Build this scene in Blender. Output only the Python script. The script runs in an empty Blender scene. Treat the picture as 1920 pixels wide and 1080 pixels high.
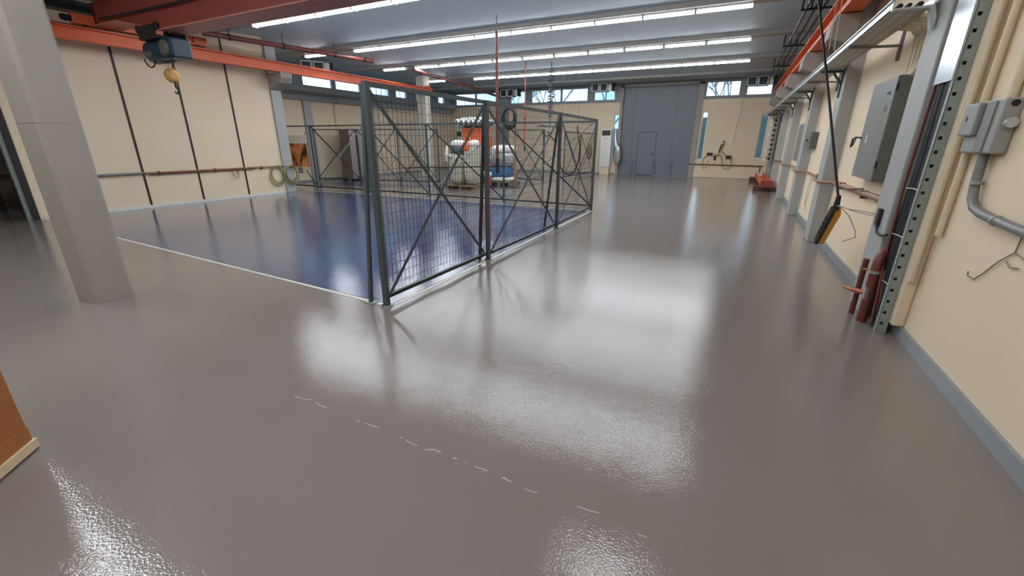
import bpy, bmesh, math, random
from mathutils import Vector, Matrix
random.seed(7)
SC = bpy.context.scene
COL = SC.collection
PI = math.pi

# ------------------------------------------------------------------ materials
def lin(c):
    return tuple(((v/255)/12.92 if v/255 <= .04045 else ((v/255+.055)/1.055)**2.4) for v in c) + (1,)

def mat(name, rgb, rough=.5, metal=0, var=.06, scale=6, bump=0, bscale=40, coat=0, spec=.5):
    m = bpy.data.materials.new(name); m.use_nodes = True
    nt = m.node_tree; b = nt.nodes['Principled BSDF']
    b.inputs['Roughness'].default_value = rough
    b.inputs['Metallic'].default_value = metal
    b.inputs['Coat Weight'].default_value = coat
    b.inputs['Coat Roughness'].default_value = .08
    b.inputs['Specular IOR Level'].default_value = spec
    tc = nt.nodes.new('ShaderNodeTexCoord')
    n = nt.nodes.new('ShaderNodeTexNoise'); n.inputs['Scale'].default_value = scale
    n.inputs['Detail'].default_value = 5
    nt.links.new(tc.outputs['Object'], n.inputs['Vector'])
    r = nt.nodes.new('ShaderNodeMix'); r.data_type = 'RGBA'
    c = lin(rgb)
    r.inputs['A'].default_value = tuple(max(0, v*(1-var)) for v in c[:3])+(1,)
    r.inputs['B'].default_value = tuple(min(1, v*(1+var)) for v in c[:3])+(1,)
    nt.links.new(n.outputs['Fac'], r.inputs['Factor'])
    nt.links.new(r.outputs['Result'], b.inputs['Base Color'])
    if bump:
        n2 = nt.nodes.new('ShaderNodeTexNoise'); n2.inputs['Scale'].default_value = bscale
        n2.inputs['Detail'].default_value = 3
        nt.links.new(tc.outputs['Object'], n2.inputs['Vector'])
        bp = nt.nodes.new('ShaderNodeBump'); bp.inputs['Strength'].default_value = bump
        bp.inputs['Distance'].default_value = .01
        nt.links.new(n2.outputs['Fac'], bp.inputs['Height'])
        nt.links.new(bp.outputs['Normal'], b.inputs['Normal'])
    return m

def emis(name, rgb, s):
    m = bpy.data.materials.new(name); m.use_nodes = True
    nt = m.node_tree; b = nt.nodes['Principled BSDF']
    b.inputs['Base Color'].default_value = (.8, .8, .8, 1)
    b.inputs['Emission Color'].default_value = lin(rgb)
    b.inputs['Emission Strength'].default_value = s
    return m

def floor_mat(name, rgb, var, scratches=False, rough=.085, coat=.12, spec=.36):
    m = mat(name, rgb, rough=rough, var=var, scale=.8)
    nt = m.node_tree; b = nt.nodes['Principled BSDF']; L = nt.links
    b.inputs['IOR'].default_value = 1.5
    b.inputs['Coat Weight'].default_value = coat; b.inputs['Specular IOR Level'].default_value = spec
    b.inputs['Coat Roughness'].default_value = .05
    geo = nt.nodes.new('ShaderNodeNewGeometry')
    prev = None
    for sc_, st, ds in ((2.2,.10,.022),(12,.055,.01),(95,.095,.01)):
        n1 = nt.nodes.new('ShaderNodeTexNoise'); n1.inputs['Scale'].default_value = sc_; n1.inputs['Detail'].default_value = 2
        L.new(geo.outputs['Position'], n1.inputs['Vector'])
        b1 = nt.nodes.new('ShaderNodeBump'); b1.inputs['Strength'].default_value = st; b1.inputs['Distance'].default_value = ds
        L.new(n1.outputs['Fac'], b1.inputs['Height'])
        if prev: L.new(prev.outputs['Normal'], b1.inputs['Normal'])
        prev = b1
    L.new(b1.outputs['Normal'], b.inputs['Normal']); L.new(b1.outputs['Normal'], b.inputs['Coat Normal'])
    if scratches:
        # dragged scuff: a broken pale line in the coating, in world metres
        ax, ay, bx, by = -2.28, 1.47, -.08, 1.438
        dx, dy = bx-ax, by-ay; ln = math.hypot(dx, dy); ux, uy = dx/ln, dy/ln
        sub = nt.nodes.new('ShaderNodeVectorMath'); sub.operation = 'SUBTRACT'; sub.inputs[1].default_value = (ax, ay, 0)
        L.new(geo.outputs['Position'], sub.inputs[0])
        du = nt.nodes.new('ShaderNodeVectorMath'); du.operation = 'DOT_PRODUCT'; du.inputs[1].default_value = (ux, uy, 0)
        dv = nt.nodes.new('ShaderNodeVectorMath'); dv.operation = 'DOT_PRODUCT'; dv.inputs[1].default_value = (-uy, ux, 0)
        L.new(sub.outputs[0], du.inputs[0]); L.new(sub.outputs[0], dv.inputs[0])
        def M(op, a, bb):
            n = nt.nodes.new('ShaderNodeMath'); n.operation = op
            for i, v in enumerate((a, bb)):
                if v is None: continue
                if isinstance(v, (int, float)): n.inputs[i].default_value = v
                else: L.new(v, n.inputs[i])
            return n.outputs[0]
        nz = nt.nodes.new('ShaderNodeTexNoise'); nz.inputs['Scale'].default_value = 5; nz.inputs['Detail'].default_value = 6
        L.new(geo.outputs['Position'], nz.inputs['Vector'])
        wob = M('MULTIPLY', M('SUBTRACT', nz.outputs['Fac'], .5), .09)
        off = M('ABSOLUTE', M('ADD', dv.outputs['Value'], wob), None)
        near = M('LESS_THAN', off, .003)
        rng = M('MULTIPLY', M('GREATER_THAN', du.outputs['Value'], 0), M('LESS_THAN', du.outputs['Value'], ln))
        nb = nt.nodes.new('ShaderNodeTexNoise'); nb.noise_dimensions = '1D'; nb.inputs['Scale'].default_value = 7
        L.new(du.outputs['Value'], nb.inputs['W'])
        mask = M('MULTIPLY', M('MULTIPLY', near, rng), M('GREATER_THAN', nb.outputs['Fac'], .52))
        mask = M('MULTIPLY', mask, .42)
        mx = nt.nodes.new('ShaderNodeMix'); mx.data_type = 'RGBA'
        src = b.inputs['Base Color'].links[0].from_socket
        L.new(src, mx.inputs['A']); mx.inputs['B'].default_value = lin((225, 222, 215))
        L.new(mask, mx.inputs['Factor']); L.new(mx.outputs['Result'], b.inputs['Base Color'])
    return m

def glass_mat():
    m = bpy.data.materials.new('window glass'); m.use_nodes = True
    nt = m.node_tree; nt.nodes.clear()
    o = nt.nodes.new('ShaderNodeOutputMaterial'); t = nt.nodes.new('ShaderNodeBsdfTransparent')
    g = nt.nodes.new('ShaderNodeBsdfGlossy'); g.inputs['Roughness'].default_value = .02
    t.inputs['Color'].default_value = (.9, .96, 1, 1)
    f = nt.nodes.new('ShaderNodeMath'); f.operation = 'POWER'; f.inputs[1].default_value = 4; lw = nt.nodes.new('ShaderNodeLayerWeight'); nt.links.new(lw.outputs['Facing'], f.inputs[0]); x = nt.nodes.new('ShaderNodeMixShader')
    nt.links.new(f.outputs[0], x.inputs[0]); nt.links.new(t.outputs[0], x.inputs[1]); nt.links.new(g.outputs[0], x.inputs[2])
    nt.links.new(x.outputs[0], o.inputs[0])
    return m

M = dict(
 cream=mat('cream wall paint', (226, 207, 178), .75, var=.03, scale=1.2, bump=.05, bscale=60),
 creamp=mat('cream painted pipe', (214, 197, 166), .5),
 greypaint=mat('grey wall paint', (138, 141, 142), .6, var=.04, scale=2),
 pil=mat('blue grey pilaster paint', (163, 164, 161), .55, var=.04, scale=2),
 concrete=mat('painted concrete', (156, 149, 140), .7, var=.07, scale=3, bump=.12, bscale=30),
 palecol=mat('pale concrete', (205, 198, 184), .7, var=.05),
 ceil=mat('blue grey ceiling', (168, 181, 189), .7, var=.05, scale=.7),
 beam=mat('pale ceiling rib', (160, 158, 152), .7),
 floor=floor_mat('taupe epoxy', (124, 115, 109), .05, True),
 blue=floor_mat('blue epoxy', (58, 75, 112), .08, rough=.05, coat=.5, spec=.55),
 line=mat('white floor line', (205, 202, 194), .35),
 skirt=mat('white skirting', (214, 212, 204), .4),
 skirtg=mat('grey skirting', (138, 142, 144), .35),
 dark=mat('black strip', (38, 32, 30), .6),
 steel=mat('grey green painted steel', (74, 84, 86), .42, .2, var=.08),
 steelb=mat('black painted steel', (34, 38, 40), .45, .2),
 wire=mat('mesh wire', (56, 62, 64), .5, .4),
 galv=mat('galvanised steel', (184, 190, 188), .36, .5, var=.14, scale=14),
 galvd=mat('dull galvanised steel', (150, 160, 154), .5, .25, var=.15, scale=10),
 bright=mat('bright sheet metal', (200, 206, 210), .28, .85, var=.06, scale=4),
 orange=mat('orange crane paint', (216, 102, 58), .5, var=.08),
 maroon=mat('red oxide girder paint', (136, 58, 46), .5, var=.08),
 pinkish=mat('pale red flange paint', (190, 120, 104), .5),
 pipe=mat('red brown pipe', (110, 55, 46), .4, var=.1),
 brownp=mat('brown wall pipe', (150, 110, 84), .5, var=.12),
 door=mat('grey door paint', (110, 113, 120), .45, var=.04, scale=1.5),
 doord=mat('dark door seam', (74, 78, 86), .5),
 white=mat('white plastic', (226, 226, 218), .4),
 wrap=mat('clear stretch wrap', (214, 216, 210), .25, var=.14, scale=9, bump=.5, bscale=14),
 wrapg=mat('dusty stretch wrap', (172, 168, 152), .3, var=.15, scale=9, bump=.5, bscale=12),
 foil=mat('silver wrap', (178, 180, 184), .25, .55, var=.15, scale=8, bump=.6, bscale=12),
 hoist=mat('hoist blue', (28, 52, 74), .45, var=.1),
 yellow=mat('hook block yellow', (206, 158, 84), .5, var=.1),
 yel=mat('pendant yellow', (226, 164, 30), .4),
 black=mat('black rubber', (17, 17, 19), .6),
 grey=mat('switchgear grey', (127, 128, 123), .45, var=.03),
 greyd=mat('switchgear side grey', (92, 96, 90), .5, var=.03),
 isol=mat('isolator grey', (150, 150, 146), .45),
 conduit=mat('grey conduit', (122, 120, 118), .45),
 wood=mat('brown wood veneer', (158, 96, 44), .5, var=.12, scale=5),
 woodd=mat('dark timber', (86, 56, 42), .6, var=.15),
 pale=mat('pale plinth', (205, 186, 150), .5),
 pallet=mat('pallet wood', (126, 110, 86), .7, var=.2),
 machineblue=mat('machine blue', (58, 98, 142), .45),
 hose=mat('olive hose', (140, 138, 84), .45),
 sheet=mat('dark grey sheeting', (124, 114, 104), .6, var=.12),
 paper=mat('white card', (236, 230, 220), .6, var=.02),
 red=mat('red paint', (190, 66, 50), .4),
 copper=mat('copper pipe', (186, 112, 84), .4, .4),
 lamp=emis('lamp diffuser', (243, 249, 255), 44),
 housing=mat('lamp housing', (215, 218, 218), .4),
 glass=glass_mat(),
 hazy_bark=mat('hazy_bark', (150, 152, 152), .8), leaf=mat('leaf green', (78, 110, 92), .8, var=.3),  # bark colour paled to stand for haze over the trees
 hill=mat('wooded hill', (48, 64, 58), .9, var=.4, scale=.6),
)

def poster_mat():
    m = bpy.data.materials.new('printed poster'); m.use_nodes = True
    nt = m.node_tree; b = nt.nodes['Principled BSDF']; b.inputs['Roughness'].default_value = .4
    tc = nt.nodes.new('ShaderNodeTexCoord'); mp = nt.nodes.new('ShaderNodeMapping')
    mp.inputs['Scale'].default_value = (3.2, 1, 2.0); mp.inputs['Location'].default_value = (2.3, 0, 4.1)
    n = nt.nodes.new('ShaderNodeTexNoise'); n.inputs['Scale'].default_value = 1.3; n.inputs['Detail'].default_value = 3
    n.inputs['Distortion'].default_value = .9
    r = nt.nodes.new('ShaderNodeValToRGB'); e = r.color_ramp.elements
    e[0].position = .38; e[0].color = lin((52, 34, 30)); e[1].position = .46; e[1].color = lin((206, 120, 60))
    k = e.new(.6); k.color = lin((226, 150, 92)); k = e.new(.75); k.color = lin((232, 176, 110))
    nt.links.new(tc.outputs['Object'], mp.inputs[0]); nt.links.new(mp.outputs[0], n.inputs['Vector'])
    nt.links.new(n.outputs['Fac'], r.inputs[0]); nt.links.new(r.outputs[0], b.inputs['Base Color'])
    return m
M['poster'] = poster_mat()

def perf_mat():
    m = mat('perforated tray steel', (176, 172, 160), .5, .2, var=.15, scale=12)
    nt = m.node_tree; b = nt.nodes['Principled BSDF']; L = nt.links
    geo = nt.nodes.new('ShaderNodeNewGeometry')
    mp = nt.nodes.new('ShaderNodeMapping'); mp.inputs['Scale'].default_value = (11.8, 16, 1)
    fr = nt.nodes.new('ShaderNodeVectorMath'); fr.operation = 'FRACTION'
    sb = nt.nodes.new('ShaderNodeVectorMath'); sb.operation = 'SUBTRACT'; sb.inputs[1].default_value = (.5, .5, 0)
    ml = nt.nodes.new('ShaderNodeVectorMath'); ml.operation = 'MULTIPLY'; ml.inputs[1].default_value = (1.3, .55, 0)
    le = nt.nodes.new('ShaderNodeVectorMath'); le.operation = 'LENGTH'
    lt = nt.nodes.new('ShaderNodeMath'); lt.operation = 'LESS_THAN'; lt.inputs[1].default_value = .14
    L.new(geo.outputs['Position'], mp.inputs[0]); L.new(mp.outputs[0], fr.inputs[0]); L.new(fr.outputs[0], sb.inputs[0])
    L.new(sb.outputs[0], ml.inputs[0]); L.new(ml.outputs[0], le.inputs[0]); L.new(le.outputs['Value'], lt.inputs[0])
    mx = nt.nodes.new('ShaderNodeMix'); mx.data_type = 'RGBA'
    L.new(b.inputs['Base Color'].links[0].from_socket, mx.inputs['A']); mx.inputs['B'].default_value = lin((70, 66, 60))
    L.new(lt.outputs[0], mx.inputs['Factor']); L.new(mx.outputs['Result'], b.inputs['Base Color'])
    return m
M['perf'] = perf_mat()

# ------------------------------------------------------------------ mesh builder
WL = {}
class MB:
    def __init__(s): s.v = []; s.f = []; s.sm = []
    def add(s, vs, fs, smooth=False):
        n = len(s.v); s.v += [tuple(v) for v in vs]
        for f in fs: s.f.append(tuple(i+n for i in f)); s.sm.append(smooth)
        return s
    def box(s, x0, x1, y0, y1, z0, z1):
        vs = [(x, y, z) for z in (z0, z1) for y in (y0, y1) for x in (x0, x1)]
        return s.add(vs, [(0,2,3,1),(4,5,7,6),(0,1,5,4),(2,6,7,3),(0,4,6,2),(1,3,7,5)])
    def obox(s, c, size, rz=0, rx=0, ry=0):
        R = Matrix.Rotation(rz,3,'Z')@Matrix.Rotation(ry,3,'Y')@Matrix.Rotation(rx,3,'X')
        h = [v/2 for v in size]; c = Vector(c)
        vs = [c+R@Vector((x,y,z)) for z in (-h[2],h[2]) for y in (-h[1],h[1]) for x in (-h[0],h[0])]
        return s.add(vs, [(0,2,3,1),(4,5,7,6),(0,1,5,4),(2,6,7,3),(0,4,6,2),(1,3,7,5)])
    def bar(s, a, b, w, h, up=(0,0,1)):
        a, b = Vector(a), Vector(b); d = (b-a).normalized(); u = Vector(up)
        if abs(d.dot(u)) > .98: u = Vector((0,1,0))
        p = d.cross(u).normalized(); q = p.cross(d).normalized()
        vs = [e+p*x*w/2+q*y*h/2 for e in (a,b) for x,y in ((-1,-1),(1,-1),(1,1),(-1,1))]
        return s.add(vs, [(3,2,1,0),(4,5,6,7),(0,1,5,4),(1,2,6,5),(2,3,7,6),(3,0,4,7)])
    def tube(s, pts, r, n=8, cap=True):
        pts = [Vector(p) for p in pts]; rs = r if isinstance(r, (list,tuple)) else [r]*len(pts)
        ref = None; rings = []
        for i, p in enumerate(pts):
            d = (pts[min(i+1,len(pts)-1)]-pts[max(i-1,0)]).normalized()
            if ref is None:
                ref = d.cross(Vector((0,0,1)) if abs(d.z) < .9 else Vector((1,0,0))).normalized()
            ref = (ref-d*ref.dot(d)).normalized(); q = d.cross(ref)
            rings.append([p+(ref*math.cos(2*PI*k/n)+q*math.sin(2*PI*k/n))*rs[i] for k in range(n)])
        vs = [v for ring in rings for v in ring]; fs = []
        for i in range(len(pts)-1):
            for k in range(n):
                fs.append((i*n+k, i*n+(k+1)%n, (i+1)*n+(k+1)%n, (i+1)*n+k))
        s.add(vs, fs, True)
        if cap:
            s.add(rings[0], [tuple(reversed(range(n)))]); s.add(rings[-1], [tuple(range(n))])
        return s
    def lathe(s, c, prof, n=20, axis='Z'):
        pts = []; c = Vector(c)
        ax = {'Z': Vector((0,0,1)), 'X': Vector((1,0,0)), 'Y': Vector((0,1,0))}[axis]
        return s.tube([c+ax*z for r, z in prof], [max(r,.0005) for r, z in prof], n)
    def prism(s, poly, axis, a, b):
        def P(u, w, t): return {'X': (t,u,w), 'Y': (u,t,w), 'Z': (u,w,t)}[axis]
        n = len(poly)
        vs = [P(u,w,a) for u,w in poly]+[P(u,w,b) for u,w in poly]
        fs = [tuple(range(n)), tuple(reversed(range(n,2*n)))]
        fs += [((i+1)%n, i, n+i, n+(i+1)%n) for i in range(n)]
        return s.add(vs, fs)
    def blob(s, c, r, nz=.12, seed=0, seg=20, sq=2.5, flat=True):
        rnd = random.Random(seed); c = Vector(c); rows = seg//2
        ph = [(rnd.uniform(0,6), rnd.randint(2,6), rnd.uniform(-3,3)) for _ in range(5)]
        vs = []; fs = []
        def pw(v): return math.copysign(abs(v)**(2/sq), v)
        for i in range(rows+1):
            t = -PI/2+PI*i/rows
            for k in range(seg):
                u = 2*PI*k/seg
                w = 1+nz*sum(math.sin(p+m*u+q*t) for p,m,q in ph)/3*math.cos(t)
                vs.append(c+Vector((pw(math.cos(t))*pw(math.cos(u))*r[0]*w, pw(math.cos(t))*pw(math.sin(u))*r[1]*w, pw(math.sin(t))*r[2])))
        for i in range(rows):
            for k in range(seg):
                fs.append((i*seg+k, i*seg+(k+1)%seg, (i+1)*seg+(k+1)%seg, (i+1)*seg+k))
        return s.add(vs, fs, True)
    def build(s, name, m, parent=None, origin=(0,0,0), bevel=0):
        o0 = WL[parent.name] if parent else Vector(origin)
        me = bpy.data.meshes.new(name)
        me.from_pydata([tuple(Vector(v)-o0) for v in s.v], [], s.f)
        bm = bmesh.new(); bm.from_mesh(me); bmesh.ops.recalc_face_normals(bm, faces=bm.faces); bm.to_mesh(me); bm.free()
        me.polygons.foreach_set('use_smooth', s.sm)
        me.materials.append(M[m] if isinstance(m, str) else m)
        o = bpy.data.objects.new(name, me); COL.objects.link(o)
        if parent: o.parent = parent
        else: o.location = o0
        WL[o.name] = o0
        if bevel:
            b = o.modifiers.new('bevel', 'BEVEL'); b.width = bevel; b.segments = 2; b.limit_method = 'ANGLE'
        return o

def tag(o, label, cat, group=None, kind=None):
    if label: o['label'] = label
    if cat: o['category'] = cat
    if group: o['group'] = group
    if kind: o['kind'] = kind
    return o
def thing(name, label, cat, loc, group=None, kind=None):
    o = bpy.data.objects.new(name, None); COL.objects.link(o); o.location = loc; o.empty_display_size = .1
    WL[o.name] = Vector(loc)
    return tag(o, label, cat, group, kind)
def solo(mb, name, m, label, cat, loc=(0,0,0), group=None, kind=None, bevel=0):
    return tag(mb.build(name, m, None, loc, bevel), label, cat, group, kind)
def struct(mb, name, m, label, cat='wall', bevel=0):
    return solo(mb, name, m, label, cat, (0,0,0), None, 'structure', bevel)
def dup(root, loc, label=None, rz=None):
    r = root.copy(); COL.objects.link(r); r.location = loc
    if rz is not None: r.rotation_euler = (0,0,rz)
    if label: r['label'] = label
    for ch in list(root.children):
        c = ch.copy(); COL.objects.link(c); c.parent = r
        for g in list(ch.children):
            d = g.copy(); COL.objects.link(d); d.parent = c
    return r
def arc(c, r, a0, a1, plane, n=8):
    out = []
    for i in range(n+1):
        a = math.radians(a0+(a1-a0)*i/n); u, w = r*math.cos(a), r*math.sin(a)
        out.append({'XZ': (c[0]+u, c[1], c[2]+w), 'YZ': (c[0], c[1]+u, c[2]+w), 'XY': (c[0]+u, c[1]+w, c[2])}[plane])
    return out
ORD = ['first','second','third','fourth','fifth','sixth','seventh','eighth','ninth','tenth','eleventh','twelfth']

# ------------------------------------------------------------------ room
XR, XL, XREC, YF, YB, ZC = 1.49, -12.35, -15.0, 22.2, -5.0, 4.2
def grid_wall(axis, c, th, rng, holes):
    """a wall slab with rectangular openings; rng/holes = (u0,u1,z0,z1)"""
    us = sorted({rng[0], rng[1], *[h[0] for h in holes], *[h[1] for h in holes]})
    zs = sorted({rng[2], rng[3], *[h[2] for h in holes], *[h[3] for h in holes]})
    us = [u for u in us if rng[0] <= u <= rng[1]]; zs = [z for z in zs if rng[2] <= z <= rng[3]]
    mb = MB()
    for i in range(len(us)-1):
        for j in range(len(zs)-1):
            u, z = (us[i]+us[i+1])/2, (zs[j]+zs[j+1])/2
            if any(h[0] < u < h[1] and h[2] < z < h[3] for h in holes): continue
            if axis == 'Y': mb.box(us[i], us[i+1], c, c+th, zs[j], zs[j+1])
            else: mb.box(c, c+th, us[i], us[i+1], zs[j], zs[j+1])
    return mb

struct(MB().box(-19, XR+.3, YB-.2, YF+.2, -.2, 0), 'floor', 'floor', 'glossy taupe epoxy floor covering the whole workshop', 'floor')
# painted zones, 2 mm coats
struct(MB().prism([(-12.33,3.46),(-9.45,3.30),(-5.18,3.09),(-2.84,2.98),(-2.83,9.82),(-9.5,9.78),(-12.33,9.6)], 'Z', 0, .002),
       'trim_1', 'blue', 'blue epoxy floor field inside the wire cage', 'floor marking')
ln = MB()
for a, b in (((-12.33,3.43),(-9.45,3.27)),((-9.45,3.27),(-5.18,3.06)),((-5.18,3.06),(-2.80,2.945)),((-2.805,2.945),(-2.80,9.86)),((-2.8,9.85),(-9.5,9.81)),((-9.5,9.81),(-12.33,9.53))):
    ln.bar((*a,.0015),(*b,.0015),.038,.003)
struct(ln, 'trim_2', 'line', 'white line around the blue floor field', 'floor marking')
struct(MB().prism([(-14.98,11.0),(-10.9,11.5),(-9.2,12.5),(-6.6,13.8),(-6.35,22.15),(-14.98,22.15)], 'Z', 0, .002),
       'trim_3', 'blue', 'second blue floor field under the wrapped machines', 'floor marking')

# ceiling: shallow arched bays between pale ribs
ROWS = [-5.05, -2.0, 1.2, 4.2, 7.3, 10.42, 13.56, 16.9, 20.1, 22.4]
cm = MB()
for a, b in zip(ROWS[:-1], ROWS[1:]):
    n = 10
    prof = [(a+(b-a)*i/n, 4.14+.13*math.sin(PI*i/n)) for i in range(n+1)]
    vs = [(x, y, z) for x in (XREC-.2, XR+.3) for y, z in prof]
    cm.add(vs, [(i, i+1, n+2+i, n+1+i) for i in range(n)], True)
cm.box(XREC-.2, XR+.3, YB-.2, YF+.2, 4.3, 4.45)
struct(cm, 'ceiling', 'ceil', 'blue grey concrete ceiling in shallow bays', 'ceiling')
for i, y in enumerate(ROWS[1:-1]):
    lab = ['rearmost', 'over the camera', 'above the crane side', 'above the front light row', 'above the second light row', 'above the third light row', 'above the farthest light row', 'near the far windows'][i]
    struct(MB().box(XREC, XR, y-.16, y+.16, 4.07, 4.2), 'ceiling_rib', 'beam', 'pale ceiling rib ' + lab, 'rib', .02)

# right wall
struct(MB().box(XR, XR+.25, YB, YF+.2, 0, 4.3), 'wall_right', 'cream', 'long cream wall on the right with grey pilasters', 'wall')
PILY = [4.81, 8.33, 11.35, 14.5, 17.6, 20.6]
for i, y in enumerate(PILY):
    tag(MB().box(1.31, XR+.01, y, y+.42, 0, 4.14).build('pilaster', 'pil', None, (1.4, y+.2, 0), .012),
        f'blue grey pilaster on the right wall, {ORD[i]} from the camera', 'pilaster', 'right wall pilasters', 'structure')
    if i:
        c = MB().prism([(1.32,2.86),(.99,2.99),(.99,3.13),(1.04,3.29),(1.32,3.29)], 'Y', y-.02, y+.44)
        tag(c.build('corbel', 'concrete', None, (1.15, y+.2, 2.86), .01),
            f'grey concrete corbel under the orange rail, {ORD[i-1]} from the camera', 'corbel', 'right wall corbels', 'structure')
bb = MB()
ys = [YB]+[v for y in PILY for v in (y, y+.42)]+[YF]
for a, b in zip(ys[::2], ys[1::2]): bb.box(XR-.025, XR, a, b, 0, .1)
struct(bb, 'baseboard_right', 'skirtg', 'grey baseboard along the right wall', 'baseboard')

# far wall
SLOTS = [(-14.78,-14.55,1.55,2.8), (-5.5,-5.24,.85,2.82), (-1.5,-1.26,.8,2.85), (.86,1.14,.88,2.68)]
DOOR = (-5.1,-1.78,0,4.0)
struct(grid_wall('Y', YF, .2, (XREC-.2, XR+.25, 0, 3.36), SLOTS+[DOOR]), 'wall_far', 'cream', 'cream far wall with the tall grey door', 'wall')
CLER = [(-14.78,-12.09),(-11.24,-10.3),(-10.0,-6.9),(-6.6,-5.52),(-1.5,-.13),(.1,1.08)]
struct(grid_wall('Y', YF-.03, .23, (XREC-.2, XR+.25, 3.36, 4.3), [(a,b,3.46,4.08) for a,b in CLER]+[(DOOR[0],DOOR[1],3.3,4.0)]),
       'wall_far', 'greypaint', 'grey clerestory band of the far wall', 'wall')
struct(MB().box(-12.0,-11.3,YF-.15,YF-.03,0,4.14), 'pilaster', 'greypaint', 'grey pilaster on the far wall left of the hanging heaters', 'pilaster')

def window(n, axis, c, u0, u1, z0, z1, mull, label, fr='greypaint'):
    cu = (u0+u1)/2
    loc = (cu, c, z0) if axis == 'Y' else (c, cu, z0)
    t = thing(f'window_{n}', label, 'window', loc, None, 'structure')
    f = MB(); w = .035
    def bx(mb, a, b, za, zb, d0, d1):
        return mb.box(a, b, c+d0, c+d1, za, zb) if axis == 'Y' else mb.box(c+d0, c+d1, a, b, za, zb)
    bx(f,u0,u1,z0,z0+w,.06,.14); bx(f,u0,u1,z1-w,z1,.06,.14); bx(f,u0,u0+w,z0,z1,.06,.14); bx(f,u1-w,u1,z0,z1,.06,.14)
    for m in mull: bx(f,m-.04,m+.04,z0,z1,.05,.15)
    f.build('window_frame', fr, t)
    bx(MB(),u0+w,u1-w,z0+w,z1-w,.095,.105).build('window_pane', 'glass', t)
    return t
for i, (a, b) in enumerate(CLER):
    mull = {0: [-13.42], 2: [-8.32]}.get(i, [])
    window(i+1, 'Y', YF, a, b, 3.46, 4.08, mull, ['wide clerestory window in the far wall, nearest the left corner', 'clerestory window beside the grey pilaster on the far wall',
        'widest clerestory window in the middle of the far wall', 'clerestory window just left of the tall grey door', 'clerestory window just right of the tall grey door', 'clerestory window in the far right corner'][i])
for i, s in enumerate(SLOTS):
    window(i+7, 'Y', YF, *s, [], ['narrow upright slot window by the far left corner', 'narrow slot window behind the tower air conditioner', 'narrow slot window right of the tall grey door', 'narrow slot window behind the white insulators'][i], 'white')

# tall door
dt = thing('door_1', 'tall grey metal door with a small wicket door', 'door', (-3.44, YF+.05, 0), None, 'structure')
MB().box(-5.1,-1.78,YF+.05,YF+.11,0,4.0).build('door_panel', 'door', dt)
sm = MB()
for x in (-4.55,-2.65): sm.box(x-.006,x+.006,YF+.042,YF+.05,.02,3.98)
sm.build('door_seam', 'doord', dt)
wk = MB().box(-4.22,-3.43,YF+.032,YF+.05,.04,1.97).build('wicket_door', 'door', dt)
g = MB()
for a in ((-4.26,-4.22,.0,2.0),(-3.43,-3.39,.0,2.0),(-4.26,-3.39,1.97,2.01),(-4.26,-3.39,.0,.035)): g.box(a[0],a[1],YF+.038,YF+.05,a[2],a[3])
g.build('wicket_frame', 'doord', wk)
MB().lathe((-3.53,YF-.01,1.0),[(.03,-.02),(.035,0),(.03,.04)],10,'Y').build('door_handle', 'black', wk)
for x in (-4.42,-3.3,-2.55): MB().tube([(x,YF+.03,.05),(x,YF+.03,.6),(x+.1,YF+.03,.62)],.014,6).build('drop_bolt', 'doord', dt)
jf = MB().box(-5.24,-5.1,YF-.06,YF+.2,0,4.08).box(-1.78,-1.56,YF-.06,YF+.2,0,4.08).box(-5.24,-1.56,YF-.06,YF+.2,4.0,4.12)
struct(jf, 'trim_4', 'concrete', 'concrete jambs around the tall grey door', 'door frame')
struct(MB().box(-3.44+.0,1.3,YF-.03,YF,0,.012).box(-15,-5.3,YF-.03,YF,0,.06), 'baseboard_far', 'skirtg', 'thin grey baseboard along the far wall', 'baseboard')

# left wall with panel joints and the open doorway
struct(grid_wall('X', XL-.2, .2, (YB, 8.9, 0, 4.3), [(.6,3.3,0,2.5)]), 'wall_left', 'cream', 'cream panelled wall on the left', 'wall')
for i, y in enumerate((4.1, 5.3, 6.49, 7.72)):
    struct(MB().box(XL-.01, XL+.012, y-.022, y+.022, .06, 4.1), f'trim_{5+i}', 'dark',
           f'dark upright joint strip on the left wall, {ORD[i]} from the doorway', 'joint strip')
struct(MB().box(XL, XL+.02, 3.42, 8.9, 0, .06), 'baseboard_left', 'skirt', 'white baseboard along the left wall', 'baseboard')
struct(MB().box(XL-.22, XL+.03, 3.26, 3.36, 0, 2.5).box(XL-.22, XL+.03, .6, 3.36, 2.5, 2.58).box(XL-.22, XL+.03, .54,.64,0,2.5),
       'trim_9', 'dark', 'dark frame of the doorway in the left wall', 'door frame')
struct(MB().box(XL-.1, XL-.02, 3.2, 3.26, 0, 2.5), 'trim_10', 'galvd', 'grey green inner edge of the left doorway', 'door frame')
# room beyond the doorway, unlit
struct(MB().box(-16.2,-16,-1,8,0,2.8).box(-16,XL-.2,7,7.2,0,2.8).box(-16,XL-.2,-1.2,-1,0,2.8).box(-16.2,XL-.2,-1.2,7.2,2.8,2.95),
       'wall_side_room', 'sheet', 'dim walls of the side room beyond the doorway', 'wall')
wb = thing('workbench', 'dark workbench in the dim room beyond the left doorway', 'workbench', (-14.2,3.9,0))
MB().box(-14.9,-13.4,3.4,6.4,.72,.78).build('bench_top', 'woodd', wb)
for x in (-14.8,-13.5):
    for y in (3.5,6.3): MB().box(x-.04,x+.04,y-.04,y+.04,0,.72).build('leg', 'steelb', wb)
MB().box(-14.8,-13.5,3.5,6.3,.2,.24).build('lower_shelf', 'woodd', wb)

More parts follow.
